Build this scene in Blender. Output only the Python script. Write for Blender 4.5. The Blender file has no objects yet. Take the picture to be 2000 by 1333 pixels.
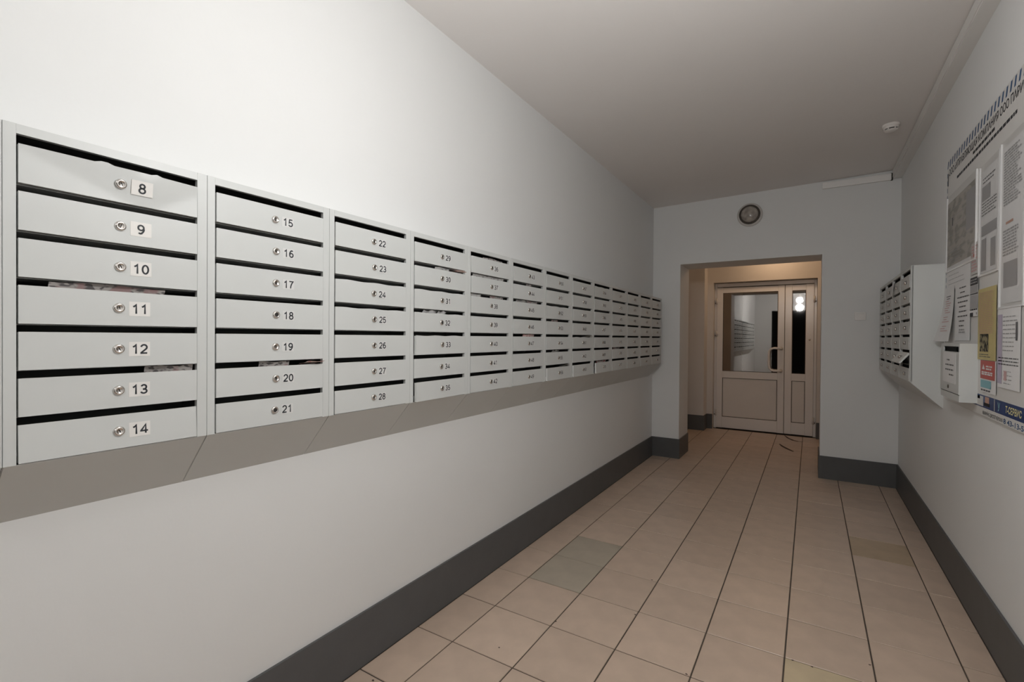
import bpy, math, random
from mathutils import Vector, Matrix

random.seed(7)
SC = bpy.context.scene
COL = SC.collection
PI = math.pi

# ------------------------------------------------------------------ camera, light level
CX, CZ = 1.4871, 1.3059
YAW, PITCH, ROLL, FPX = 0.5579, -0.0080, 0.0073, 935.03
def make_camera():
    c, s = math.cos(YAW), math.sin(YAW)
    fwd = Vector((-s, c, 0)); right = Vector((c, s, 0)); up = Vector((0, 0, 1))
    f2 = fwd * math.cos(PITCH) + up * math.sin(PITCH)
    u2 = up * math.cos(PITCH) - fwd * math.sin(PITCH)
    r3 = right * math.cos(ROLL) + u2 * math.sin(ROLL)
    u3 = u2 * math.cos(ROLL) - right * math.sin(ROLL)
    cam = bpy.data.cameras.new('camera'); o = bpy.data.objects.new('camera', cam); COL.objects.link(o)
    cam.sensor_fit = 'HORIZONTAL'; cam.sensor_width = 36.0; cam.lens = FPX * 36.0 / 2000.0
    cam.clip_start = 0.02
    m = Matrix((r3, u3, -f2)).transposed().to_4x4(); m.translation = Vector((CX, 0, CZ))
    o.matrix_world = m
    SC.camera = o
make_camera()
world = bpy.data.worlds.new('world'); SC.world = world; world.use_nodes = True
world.node_tree.nodes['Background'].inputs[0].default_value = (0.0, 0.0, 0.0, 1)
world.node_tree.nodes['Background'].inputs[1].default_value = 0.0
SC.view_settings.view_transform = 'Standard'; SC.view_settings.look = 'None'
SC.view_settings.gamma = 1.0; SC.view_settings.use_curve_mapping = False
SC.view_settings.exposure = 0.0
LAMP_ROOM = 134.0        # radiance of the lit globe lamp hanging above the frame
LAMP_REAR = 120.0         # radiance of the lit round lamp above the rear doorway
LAMP_VEST = 36.0         # radiance of the warm lamp in the entrance vestibule

# ------------------------------------------------------------------ room dimensions (metres)
W, D = 2.1374, 5.3492            # width between skirting faces, far end of the room
YB = -1.8                        # rear wall (behind the camera)
T = 0.010                        # skirting thickness
H0, H1 = 2.751, 2.800            # ceiling height at the left and at the right wall
BZ = 0.2124                      # skirting height
DL, DR, DZ = 0.2932, 1.5594, 2.1054   # passage in the far wall
DBACK = 5.79                     # rear face of the far wall
YV, YD = 7.43, 7.55              # wall with the entrance door, door plane
VL, VR, VH = -0.30, 1.80, 2.62   # vestibule left / right / ceiling

# ------------------------------------------------------------------ helpers
def lin(r, g, b):
    f = lambda v: ((v / 255.0 + 0.055) / 1.055) ** 2.4 if v > 10 else v / 255.0 / 12.92
    return (f(r), f(g), f(b), 1.0)

MATS = {}
def mat(name, col, rough=0.5, metal=0.0, var=0.0, vscale=6.0, bump=0.0, bscale=200.0, rnd=0.0, emit=None, estr=0.0, spec=0.5):
    m = bpy.data.materials.new(name); m.use_nodes = True
    nt = m.node_tree; b = nt.nodes['Principled BSDF']
    b.inputs['Base Color'].default_value = col
    b.inputs['Roughness'].default_value = rough
    b.inputs['Metallic'].default_value = metal
    b.inputs['Specular IOR Level'].default_value = spec
    if emit:
        b.inputs['Emission Color'].default_value = emit; b.inputs['Emission Strength'].default_value = estr
    tc = nt.nodes.new('ShaderNodeTexCoord')
    src = None
    if var > 0:
        n = nt.nodes.new('ShaderNodeTexNoise'); n.inputs['Scale'].default_value = vscale; n.inputs['Detail'].default_value = 4
        nt.links.new(tc.outputs['Object'], n.inputs['Vector'])
        mr = nt.nodes.new('ShaderNodeMapRange')
        mr.inputs[1].default_value = 0.3; mr.inputs[2].default_value = 0.7
        mr.inputs[3].default_value = 1 - var; mr.inputs[4].default_value = 1 + var
        nt.links.new(n.outputs['Fac'], mr.inputs[0]); src = mr.outputs[0]
    if rnd > 0:
        oi = nt.nodes.new('ShaderNodeObjectInfo')
        mr2 = nt.nodes.new('ShaderNodeMapRange'); mr2.inputs[3].default_value = 1 - rnd; mr2.inputs[4].default_value = 1 + rnd
        nt.links.new(oi.outputs['Random'], mr2.inputs[0])
        if src is None: src = mr2.outputs[0]
        else:
            mu = nt.nodes.new('ShaderNodeMath'); mu.operation = 'MULTIPLY'
            nt.links.new(src, mu.inputs[0]); nt.links.new(mr2.outputs[0], mu.inputs[1]); src = mu.outputs[0]
    if src is not None:
        vm = nt.nodes.new('ShaderNodeVectorMath'); vm.operation = 'SCALE'; vm.inputs[0].default_value = col[:3]
        nt.links.new(src, vm.inputs['Scale']); nt.links.new(vm.outputs[0], b.inputs['Base Color'])
    if bump > 0:
        n = nt.nodes.new('ShaderNodeTexNoise'); n.inputs['Scale'].default_value = bscale; n.inputs['Detail'].default_value = 3
        nt.links.new(tc.outputs['Object'], n.inputs['Vector'])
        bp = nt.nodes.new('ShaderNodeBump'); bp.inputs['Strength'].default_value = bump; bp.inputs['Distance'].default_value = 0.002
        nt.links.new(n.outputs['Fac'], bp.inputs['Height']); nt.links.new(bp.outputs[0], b.inputs['Normal'])
    MATS[name] = m
    return m

def print_mat(name, base, ink, scale=(60, 60, 400), amount=0.55, rough=0.75, ink2=None):
    """paper with procedural fine print"""
    m = bpy.data.materials.new(name); m.use_nodes = True; nt = m.node_tree; b = nt.nodes['Principled BSDF']
    b.inputs['Roughness'].default_value = rough
    tc = nt.nodes.new('ShaderNodeTexCoord'); mp = nt.nodes.new('ShaderNodeMapping'); mp.inputs['Scale'].default_value = scale
    nt.links.new(tc.outputs['Object'], mp.inputs[0])
    n = nt.nodes.new('ShaderNodeTexNoise'); n.inputs['Scale'].default_value = 1.0; n.inputs['Detail'].default_value = 1
    nt.links.new(mp.outputs[0], n.inputs['Vector'])
    cr = nt.nodes.new('ShaderNodeValToRGB')
    cr.color_ramp.elements[0].position = amount - 0.06; cr.color_ramp.elements[0].color = ink
    cr.color_ramp.elements[1].position = amount + 0.04; cr.color_ramp.elements[1].color = base
    nt.links.new(n.outputs['Fac'], cr.inputs[0])
    out = cr.outputs[0]
    if ink2:
        n2 = nt.nodes.new('ShaderNodeTexNoise'); n2.inputs['Scale'].default_value = 22.0
        nt.links.new(tc.outputs['Object'], n2.inputs['Vector'])
        cr2 = nt.nodes.new('ShaderNodeValToRGB'); cr2.color_ramp.elements[0].position = 0.55; cr2.color_ramp.elements[0].color = (0, 0, 0, 1)
        cr2.color_ramp.elements[1].position = 0.62; cr2.color_ramp.elements[1].color = (1, 1, 1, 1)
        nt.links.new(n2.outputs['Fac'], cr2.inputs[0])
        mx = nt.nodes.new('ShaderNodeMix'); mx.data_type = 'RGBA'
        nt.links.new(cr2.outputs[0], mx.inputs[0]); nt.links.new(out, mx.inputs[6]); mx.inputs[7].default_value = ink2
        out = mx.outputs[2]
    nt.links.new(out, b.inputs['Base Color'])
    MATS[name] = m; return m

def glass_mat(name, refl, tint, rough=0.02):
    """reflective tinted door glazing: constant share of mirror reflection over a clear tinted pane"""
    m = bpy.data.materials.new(name); m.use_nodes = True; nt = m.node_tree
    nt.nodes.remove(nt.nodes['Principled BSDF']); out = nt.nodes['Material Output']
    tr = nt.nodes.new('ShaderNodeBsdfTransparent'); tr.inputs[0].default_value = tint
    gl = nt.nodes.new('ShaderNodeBsdfGlossy'); gl.inputs['Roughness'].default_value = rough; gl.inputs[0].default_value = (0.95, 0.9, 0.86, 1)
    mx = nt.nodes.new('ShaderNodeMixShader'); mx.inputs[0].default_value = refl
    nt.links.new(tr.outputs[0], mx.inputs[1]); nt.links.new(gl.outputs[0], mx.inputs[2]); nt.links.new(mx.outputs[0], out.inputs[0])
    MATS[name] = m; return m

mat('wall_paint', (0.81, 0.815, 0.81, 1), 0.62, var=0.012, vscale=1.5, bump=0.10, bscale=90)
mat('ceiling_paint', (0.87, 0.84, 0.82, 1), 0.8, var=0.015, vscale=1.2, bump=0.08, bscale=70)
mat('vest_paint', (0.74, 0.70, 0.66, 1), 0.7, var=0.02, vscale=2, bump=0.1, bscale=80)
mat('skirting_paint', (0.100, 0.101, 0.103, 1), 0.5, var=0.05, vscale=8, bump=0.1, bscale=60)
mat('grout', (0.085, 0.066, 0.052, 1), 0.9, var=0.25, vscale=12)
mat('tile_beige', (0.60, 0.465, 0.365, 1), 0.36, var=0.07, vscale=9, bump=0.04, bscale=120, rnd=0.05)
mat('tile_grey', (0.445, 0.385, 0.305, 1), 0.36, var=0.08, vscale=9, bump=0.04, bscale=120)
mat('tile_olive', (0.49, 0.37, 0.245, 1), 0.36, var=0.08, vscale=9, bump=0.04, bscale=120)
mat('tile_straw', (0.59, 0.48, 0.32, 1), 0.36, var=0.08, vscale=9, bump=0.04, bscale=120)
mat('box_enamel', (0.62, 0.635, 0.625, 1), 0.42, var=0.012, vscale=4, bump=0.02, bscale=60)
mat('box_shelf', (0.66, 0.67, 0.66, 1), 0.5)
mat('sticker_small', (0.69, 0.69, 0.68, 1), 0.5)
mat('box_inside_shade', (0.075, 0.075, 0.073, 1), 0.8)  # shade inside the boxes put into the colour, darker than their enamel
mat('chrome', (0.72, 0.69, 0.66, 1), 0.18, metal=1.0)
mat('key_slot', (0.02, 0.018, 0.016, 1), 0.6)
mat('sticker', (0.80, 0.78, 0.75, 1), 0.5, var=0.02, vscale=60)
mat('ink', (0.018, 0.022, 0.028, 1), 0.55)
mat('ink_grey', (0.12, 0.12, 0.125, 1), 0.7)
mat('ink_soft', (0.40, 0.395, 0.40, 1), 0.7)
mat('ink_blue', (0.03, 0.10, 0.23, 1), 0.5)
mat('ink_navy', (0.004, 0.035, 0.15, 1), 0.4)
mat('ink_red', (0.50, 0.10, 0.085, 1), 0.5)
mat('ink_pink', (0.62, 0.40, 0.40, 1), 0.6)
mat('ink_violet', (0.50, 0.45, 0.56, 1), 0.6)
mat('ink_teal', (0.22, 0.46, 0.52, 1), 0.5)
mat('ink_yellow', (0.75, 0.70, 0.35, 1), 0.5)
mat('ink_skin', (0.55, 0.33, 0.25, 1), 0.6)
mat('paper_white', (0.78, 0.775, 0.775, 1), 0.75, var=0.02, vscale=15)
mat('paper_grey', (0.60, 0.59, 0.57, 1), 0.7, var=0.03, vscale=20)
mat('paper_yellow', (0.56, 0.47, 0.22, 1), 0.7, var=0.05, vscale=25)
mat('board_plastic', (0.70, 0.69, 0.67, 1), 0.35, var=0.01, vscale=3)
mat('pocket_rail', (0.80, 0.80, 0.80, 1), 0.2)
mat('pvc_white', (0.88, 0.85, 0.83, 1), 0.22, var=0.01, vscale=5)
mat('pvc_panel', (0.80, 0.76, 0.72, 1), 0.4, var=0.01, vscale=5)
mat('pvc_gasket', (0.10, 0.08, 0.07, 1), 0.7)
mat('duct_plastic', (0.93, 0.91, 0.89, 1), 0.4)
mat('duct_side', (0.80, 0.785, 0.76, 1), 0.5)
mat('gap_black', (0.015, 0.013, 0.012, 1), 0.9)
mat('lamp_body', (0.66, 0.63, 0.60, 1), 0.4)
mat('lamp_ring', (0.075, 0.062, 0.05, 1), 0.45, metal=0.3)
mat('lamp_glass_off', (0.40, 0.36, 0.32, 1), 0.12, var=0.35, vscale=22, bump=0.5, bscale=30)
mat('lamp_glass_room', (0.9, 0.9, 0.9, 1), 0.3, emit=(0.99, 0.99, 0.98, 1), estr=LAMP_ROOM)
mat('lamp_glass_rear', (0.9, 0.9, 0.9, 1), 0.3, emit=(0.99, 0.99, 0.98, 1), estr=LAMP_REAR)
mat('lamp_glass_vest', (0.9, 0.8, 0.7, 1), 0.3, emit=(1.0, 0.68, 0.42, 1), estr=LAMP_VEST)
mat('switch_plastic', (0.93, 0.91, 0.89, 1), 0.25)
mat('detector_plastic', (0.84, 0.80, 0.77, 1), 0.35)
mat('scuff', (0.06, 0.04, 0.03, 1), 0.8)
mat('outer_brown', (0.16, 0.085, 0.05, 1), 0.6, var=0.5, vscale=5)
mat('outer_dark', (0.03, 0.027, 0.025, 1), 0.9)
print_mat('newsprint', lin(178, 172, 168), lin(100, 95, 95), (70, 70, 160), 0.46, ink2=lin(165, 138, 136))
print_mat('leaflet_pink', lin(225, 205, 200), lin(190, 120, 120), (60, 60, 160), 0.40)
print_mat('leaflet_red', lin(215, 205, 200), lin(150, 40, 45), (45, 45, 60), 0.47)
print_mat('envelope_grey', lin(195, 193, 190), lin(110, 108, 108), (40, 40, 200), 0.40)
print_mat('photo_print', lin(150, 140, 110), lin(22, 22, 16), (50, 50, 40), 0.52)
print_mat('faint_map', lin(186, 182, 175), lin(158, 155, 148), (9, 9, 24), 0.50)
glass_mat('door_glass', 0.42, (0.62, 0.56, 0.50, 1))
glass_mat('pocket_film', 0.06, (0.93, 0.93, 0.93, 1), 0.15)

class MB:
    """collects faces of one mesh"""
    def __init__(s): s.v = []; s.f = []; s.m = []; s.names = []; s.sm = []
    def mi(s, n):
        if n not in s.names: s.names.append(n)
        return s.names.index(n)
    def face(s, pts, m, smooth=False):
        i = len(s.v); s.v += [tuple(p) for p in pts]; s.f.append(tuple(range(i, i + len(pts)))); s.m.append(s.mi(m)); s.sm.append(smooth)
    def poly(s, verts, faces, m, smooth=False):
        i = len(s.v); s.v += [tuple(p) for p in verts]; k = s.mi(m)
        for f in faces: s.f.append(tuple(a + i for a in f)); s.m.append(k); s.sm.append(smooth)
    def box(s, a, b, m):
        x0, y0, z0 = (min(a[i], b[i]) for i in range(3)); x1, y1, z1 = (max(a[i], b[i]) for i in range(3))
        s.poly([(x0,y0,z0),(x1,y0,z0),(x1,y1,z0),(x0,y1,z0),(x0,y0,z1),(x1,y0,z1),(x1,y1,z1),(x0,y1,z1)],
               [(0,3,2,1),(4,5,6,7),(0,1,5,4),(1,2,6,5),(2,3,7,6),(3,0,4,7)], m)
    def cbox(s, a, b, m, c=0.003):
        """box whose front (-Y) edges are chamfered by c"""
        x0, y0, z0 = (min(a[i], b[i]) for i in range(3)); x1, y1, z1 = (max(a[i], b[i]) for i in range(3))
        s.poly([(x0+c,y0,z0+c),(x1-c,y0,z0+c),(x1-c,y0,z1-c),(x0+c,y0,z1-c),
                (x0,y0+c,z0),(x1,y0+c,z0),(x1,y0+c,z1),(x0,y0+c,z1),(x0,y1,z0),(x1,y1,z0),(x1,y1,z1),(x0,y1,z1)],
               [(0,1,2,3),(4,5,1,0),(5,6,2,1),(6,7,3,2),(7,4,0,3),(8,9,5,4),(9,10,6,5),(10,11,7,6),(11,8,4,7),(11,10,9,8)], m)
    def prism(s, prof, x0, x1, m):
        """profile in (y,z), counter-clockwise seen from +X, extruded along X"""
        n = len(prof); i = len(s.v)
        s.poly([(x0, y, z) for y, z in prof] + [(x1, y, z) for y, z in prof],
               [tuple(range(n))[::-1], tuple(range(n, 2*n))] + [(j, (j+1) % n, n + (j+1) % n, n + j) for j in range(n)], m)
    def lathe(s, prof, m, n=24, axis='Y', c=(0,0,0), smooth=True):
        """prof: list of (r, h); h measured along the axis; axis 'Y' points to -Y (out of the wall), 'Z' points down"""
        vs = []; fs = []
        for r, h in prof:
            for k in range(n):
                a = 2*PI*k/n
                vs.append((c[0]+r*math.cos(a), c[1]-h, c[2]+r*math.sin(a)) if axis == 'Y' else (c[0]+r*math.cos(a), c[1]-r*math.sin(a), c[2]-h))
        for j in range(len(prof)-1):
            for k in range(n):
                a, b = j*n+k, j*n+(k+1) % n
                fs.append((a, b, b+n, a+n))
        if prof[-1][0] > 1e-6: fs.append(tuple(range((len(prof)-1)*n, len(prof)*n)))
        s.poly(vs, fs, m, smooth)
    def tube(s, pts, r, m, n=10):
        pts = [Vector(p) for p in pts]; vs = []; fs = []
        up = Vector((0, 0, 1))
        for i, p in enumerate(pts):
            t = (pts[min(i+1, len(pts)-1)] - pts[max(i-1, 0)]).normalized()
            a = t.cross(Vector((0.3, 0.9, 0.31))).normalized(); b = t.cross(a).normalized()
            for k in range(n):
                q = 2*PI*k/n; vs.append(p + (a*math.cos(q) + b*math.sin(q))*r)
        for i in range(len(pts)-1):
            for k in range(n): fs.append((i*n+k, i*n+(k+1) % n, (i+1)*n+(k+1) % n, (i+1)*n+k))
        fs.append(tuple(range(n))[::-1]); fs.append(tuple(range((len(pts)-1)*n, len(pts)*n)))
        s.poly(vs, fs, m, True)
    def text(s, string, size, org, m, lift=0.0, align='L', width=None, shear=0.0):
        """flat lettering in the XZ plane facing -Y; org = baseline point"""
        vs, fs, w = text_geo(string)
        sx = size if width is None else width / w
        off = -w*sx/2 if align == 'C' else 0.0
        s.poly([(org[0]+off+x*sx+y*size*shear, org[1]-lift, org[2]+y*size) for x, y in vs], fs, m)
    def mesh(s, name):
        me = bpy.data.meshes.new(name); me.from_pydata(s.v, [], s.f); me.update()
        for n in s.names: me.materials.append(MATS[n])
        me.polygons.foreach_set('material_index', s.m); me.polygons.foreach_set('use_smooth', s.sm)
        return me
    def build(s, name, parent=None, loc=None, rz=0.0):
        return link(s.mesh(name), name, parent, loc, rz)

def link(me, name, parent=None, loc=None, rz=0.0):
    o = bpy.data.objects.new(name, me); COL.objects.link(o)
    if parent: o.parent = parent
    if loc is not None: o.location = loc
    o.rotation_euler.z = rz
    return o
def empty(name, loc, rz=0.0):
    o = bpy.data.objects.new(name, None); COL.objects.link(o); o.location = loc; o.rotation_euler.z = rz
    o.empty_display_size = 0.05
    return o
def tag(o, label, cat, group=None):
    o['label'] = label; o['category'] = cat
    if group: o['group'] = group
    return o
def structure(o, label=None, cat=None):
    o['kind'] = 'structure'
    if label: o['label'] = label
    if cat: o['category'] = cat
    return o

_TG = {}
def text_geo(string):
    if string not in _TG:
        cu = bpy.data.curves.new('lettering', 'FONT'); cu.body = string; cu.size = 1.0; cu.resolution_u = 3; cu.offset = 0.022
        ob = bpy.data.objects.new('lettering', cu); me = ob.to_mesh()
        vs = [(v.co.x, v.co.y) for v in me.vertices]; fs = [tuple(p.vertices) for p in me.polygons]
        ob.to_mesh_clear(); bpy.data.objects.remove(ob); bpy.data.curves.remove(cu)
        mn = min(v[0] for v in vs); vs = [(x-mn, y) for x, y in vs]
        _TG[string] = (vs, fs, max(v[0] for v in vs))
    return _TG[string]

L_ROT, R_ROT = PI/2, -PI/2     # things on the left / right wall: local X runs to the viewer's right, local -Y out of the wall

# ------------------------------------------------------------------ the setting
def skirting(name, boxes, label):
    m = MB()
    for a, b in boxes: m.box(a, b, 'skirting_paint')
    structure(m.build(name), label, 'baseboard')

def build_shell():
    zt = 2.86
    m = MB(); m.box((-0.16, YB-0.12, 0), (-T, DBACK, zt), 'wall_paint')
    structure(m.build('wall_left'), 'white painted wall behind the long row of mailboxes', 'wall')
    m = MB(); m.box((W+T, YB-0.12, 0), (W+0.16, DBACK, zt), 'wall_paint')
    structure(m.build('wall_right'), 'white painted wall carrying the notice board', 'wall')
    # far wall with the passage: one ring of faces around the opening
    y0, y1 = D+T, DBACK; xs = (-T, DL-T, DR+T, W+T); m = MB()
    def ring(y, flip):
        q = [[(xs[0],y,0),(xs[1],y,0),(xs[1],y,DZ),(xs[0],y,DZ)], [(xs[2],y,0),(xs[3],y,0),(xs[3],y,DZ),(xs[2],y,DZ)],
             [(xs[0],y,DZ),(xs[1],y,DZ),(xs[2],y,DZ),(xs[3],y,DZ),(xs[3],y,zt),(xs[0],y,zt)]]
        for f in q: m.face(f[::-1] if flip else f, 'wall_paint' if not flip else 'vest_paint')
    ring(y0, False); ring(y1, True)
    m.face([(xs[1],y0,0),(xs[1],y1,0),(xs[1],y1,DZ),(xs[1],y0,DZ)], 'wall_paint')
    m.face([(xs[2],y1,0),(xs[2],y0,0),(xs[2],y0,DZ),(xs[2],y1,DZ)], 'wall_paint')
    m.face([(xs[1],y0,DZ),(xs[1],y1,DZ),(xs[2],y1,DZ),(xs[2],y0,DZ)], 'wall_paint')
    structure(m.build('wall_end'), 'far wall with the passage to the entrance door', 'wall')
    # rear wall behind the camera, open to a dark hall
    m = MB(); m.box((-T, YB-0.12, 0), (0.45, YB, zt), 'wall_paint'); m.box((1.75, YB-0.12, 0), (W+T, YB, zt), 'wall_paint')
    m.box((0.45, YB-0.12, 2.18), (1.75, YB, zt), 'wall_paint')
    structure(m.build('wall_back'), 'rear wall with an open doorway to a dark hall', 'wall')
    m = MB()
    m.box((-0.5, YB-2.6, 0), (-0.4, YB-0.12, 2.6), 'outer_dark'); m.box((2.5, YB-2.6, 0), (2.6, YB-0.12, 2.6), 'outer_dark')
    m.box((-0.5, YB-2.7, 0), (2.6, YB-2.6, 2.6), 'outer_dark'); m.box((-0.5, YB-2.7, 2.5), (2.6, YB-0.12, 2.6), 'outer_dark')
    structure(m.build('wall_hall'), 'dark hall behind the rear doorway', 'wall')
    # ceiling, rising slightly to the right
    m = MB(); s = (H1-H0)/W
    a, b = -0.16, W+0.16
    vs = [(x, y, z) for y in (YB-0.12, DBACK) for x, z in ((a, H0+s*a), (b, H0+s*b), (b, 2.95), (a, 2.95))]
    m.poly(vs, [(0,1,2,3),(7,6,5,4),(0,4,5,1),(1,5,6,2),(2,6,7,3),(3,7,4,0)], 'ceiling_paint')
    structure(m.build('ceiling'), 'plain warm white painted ceiling', 'ceiling')
    # vestibule
    m = MB(); m.box((VL-0.1, DBACK, 0), (VL, YV, VH), 'vest_paint'); m.box((VL, 7.20, 0), (0.205, YV+0.02, VH), 'vest_paint')
    structure(m.build('wall_vestibule_left'), 'vestibule wall with a stepped pier left of the entrance door', 'wall')
    m = MB(); m.box((VR, DBACK, 0), (VR+0.1, YV, VH), 'vest_paint')
    structure(m.build('wall_vestibule_right'), 'right wall of the entrance vestibule', 'wall')
    m = MB(); m.box((VL-0.1, DBACK, VH), (VR+0.1, YD+0.1, VH+0.1), 'vest_paint')
    structure(m.build('ceiling_vestibule'), 'ceiling of the entrance vestibule', 'ceiling')
    x0, x1, zt2 = 0.286, 1.557, 2.114; m = MB()
    m.box((VL, YV, 0), (x0, YD+0.1, VH), 'vest_paint'); m.box((x1, YV, 0), (VR, YD+0.1, VH), 'vest_paint')
    m.box((x0, YV, zt2), (x1, YD+0.1, VH), 'vest_paint')
    structure(m.build('wall_entrance'), 'vestibule wall around the entrance door', 'wall')
    # dark porch beyond the glazed door
    m = MB()
    m.box((-0.4, 9.0, -0.02), (2.2, 9.1, 2.7), 'outer_dark'); m.box((-0.5, YD+0.1, -0.02), (-0.4, 9.1, 2.7), 'outer_dark')
    m.box((2.2, YD+0.1, -0.02), (2.3, 9.1, 2.7), 'outer_dark'); m.box((-0.5, YD+0.1, 2.6), (2.3, 9.1, 2.7), 'outer_dark')
    m.box((-0.5, YD+0.1, -0.05), (2.3, 9.1, -0.01), 'outer_dark'); m.box((-0.1, 8.9, 0), (0.5, 9.0, 2.2), 'outer_brown')
    structure(m.build('wall_porch'), 'dark porch seen through the door glass', 'wall')
    # skirting
    skirting('baseboard_left', [((-T, YB, 0), (0, D+T, BZ))], 'dark grey painted skirting along the left wall')
    skirting('baseboard_right', [((W, YB, 0), (W+T, D+T, BZ))], 'dark grey painted skirting along the right wall')
    skirting('baseboard_end_left', [((0, D, 0), (DL, D+T, BZ)), ((DL-T, D+T, 0), (DL, DBACK, BZ))], 'dark grey skirting wrapping the left pier of the passage')
    skirting('baseboard_end_right', [((DR, D, 0), (W, D+T, BZ)), ((DR, D+T, 0), (DR+T, DBACK, BZ))], 'dark grey skirting wrapping the right pier of the passage')
    skirting('baseboard_vestibule', [((VL, 7.19, 0), (0.215, 7.20, BZ)), ((0.205, 7.20, 0), (0.215, YV-T, BZ)), ((0.215, YV-T, 0), (0.286, YV, BZ)),
             ((1.557, YV-T, 0), (VR, YV, BZ))], 'dark skirting on the stepped pier beside the entrance door')

def build_floor():
    m = MB(); m.box((-0.5, YB-2.7, -0.06), (2.6, 7.9, -0.0035), 'grout')
    fl = structure(m.build('floor'), 'beige ceramic tile floor with dark grout lines', 'floor')
    xs = [0.0] + [0.1975 + 0.303*k for k in range(7)] + [W]
    ys = [1.6017 + 0.3265*k for k in range(-11, 19)]
    special = {(1, 2): 'tile_grey', (1, 3): 'tile_grey', (6, 6): 'tile_olive', (5, 1): 'tile_straw'}
    cache = {}
    def tile_mesh(w, d):
        key = (round(w, 4), round(d, 4))
        if key not in cache:
            t = MB(); c = 0.0016; h = 0.008
            a, b = w/2, d/2
            t.poly([(-a,-b,-h),(a,-b,-h),(a,b,-h),(-a,b,-h),(-a,-b,-c),(a,-b,-c),(a,b,-c),(-a,b,-c),(-a+c,-b+c,0),(a-c,-b+c,0),(a-c,b-c,0),(-a+c,b-c,0)],
                   [(0,1,5,4),(1,2,6,5),(2,3,7,6),(3,0,4,7),(4,5,9,8),(5,6,10,9),(6,7,11,10),(7,4,8,11),(8,9,10,11)], 'tile_beige')
            cache[key] = t.mesh('tile')
        return cache[key]
    rnd = random.Random(3)
    for j in range(len(ys)-1):
        k = j-11
        y0, y1 = ys[j], min(ys[j+1], YD+0.02)
        if y1-y0 < 0.03: continue
        for i in range(len(xs)-1):
            gx, gy = 0.0056, 0.0058
            o = link(tile_mesh(xs[i+1]-xs[i]-gx, y1-y0-gy), 'tile', fl, ((xs[i]+xs[i+1])/2, (y0+y1)/2, rnd.uniform(-0.0005, 0.0002)))
            if (i, k) in special:
                o.material_slots[0].link = 'OBJECT'; o.material_slots[0].material = MATS[special[(i, k)]]
    # arcs scraped into the tiles by the dragging door
    for pts in ([(1.20,7.45),(1.245,7.28),(1.31,7.15),(1.36,7.11),(1.42,7.115)], [(1.17,6.81),(1.21,6.68),(1.26,6.57),(1.33,6.44)]):
        s = MB(); n = len(pts)
        for i in range(n-1):
            w0 = 0.010*math.sin(PI*(i+0.35)/n)+0.003; w1 = 0.010*math.sin(PI*(i+1.35)/n)+0.003
            (xa, ya), (xb, yb) = pts[i], pts[i+1]
            s.face([(xa-w0, ya-w0, 0.0012), (xb-w1, yb-w1, 0.0012), (xb+w1, yb+w1, 0.0012), (xa+w0, ya+w0, 0.0012)], 'scuff')
        s.build('scuff_mark', fl)

def chipped_spots():
    """dark chips and specks of dirt on the tiles"""
    fl = bpy.data.objects['floor']; rnd = random.Random(5)
    for x, y in [(0.773, 2.586), (0.799, 2.219), (0.506, 1.968), (0.39, 1.674), (1.09, 1.933), (1.438, 2.25), (1.505, 2.246), (1.702, 2.386), (0.092, 1.256)]:
        m = MB(); n = 7
        m.face([(x+math.cos(2*PI*k/n)*rnd.uniform(0.003, 0.008), y+math.sin(2*PI*k/n)*rnd.uniform(0.002, 0.005), 0.0011) for k in range(n)], 'scuff'); m.build('chip', fl)
build_shell()
build_floor()
chipped_spots()

# ------------------------------------------------------------------ lamps
def round_lamp(name, loc, rz, glass, label, axis='Y'):
    t = tag(empty(name, loc, rz), label, 'lamp')
    b = MB(); b.lathe([(0.0, 0.0), (0.116, 0.0), (0.116, 0.016), (0.106, 0.024), (0.0, 0.024)], 'lamp_body', 40, axis); b.build('base', t)
    r = MB(); r.lathe([(0.096, 0.022), (0.096, 0.042), (0.091, 0.050), (0.082, 0.050), (0.078, 0.040)], 'lamp_ring', 40, axis); r.build('rim', t)
    g = MB(); g.lathe([(0.0796, 0.026)] + [(0.0796*math.cos(a), 0.040+0.042*math.sin(a)) for a in [k*PI/16 for k in range(9)]], glass, 40, axis); g.build('glass_dome', t)
    return t
round_lamp('wall_lamp', (0.955, D+T, 2.552), 0.0, 'lamp_glass_off', 'unlit round bulkhead lamp with dark rim above the passage')
def globe_lamp():
    x, y, z, r = 1.24, 0.95, 2.11, 0.08
    t = tag(empty('pendant_lamp', (x, y, z), 0), 'lit white globe lamp hanging on a short rod', 'lamp')
    g = MB(); g.lathe([(r*math.sin(a), -r*math.cos(a)) for a in [k*PI/14 for k in range(15)]], 'lamp_glass_room', 32, 'Z'); g.build('glass_globe', t)
    c = MB(); zt = H0+(H1-H0)*x/W-z
    c.lathe([(0.0, -r-0.03), (0.026, -r-0.03), (0.032, -r+0.010), (0.0, -r+0.010)], 'lamp_body', 20, 'Z'); c.build('gallery', t)
    d = MB(); d.lathe([(0.006, -zt+0.02), (0.006, -r-0.02)], 'lamp_body', 10, 'Z'); d.lathe([(0.0, -zt), (0.05, -zt), (0.05, -zt+0.015), (0.02, -zt+0.03), (0.0, -zt+0.03)], 'lamp_body', 20, 'Z'); d.build('rod', t)
globe_lamp()
round_lamp('wall_lamp', (1.19, YB, 2.485), PI, 'lamp_glass_rear', 'lit round bulkhead lamp above the rear doorway')
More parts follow.
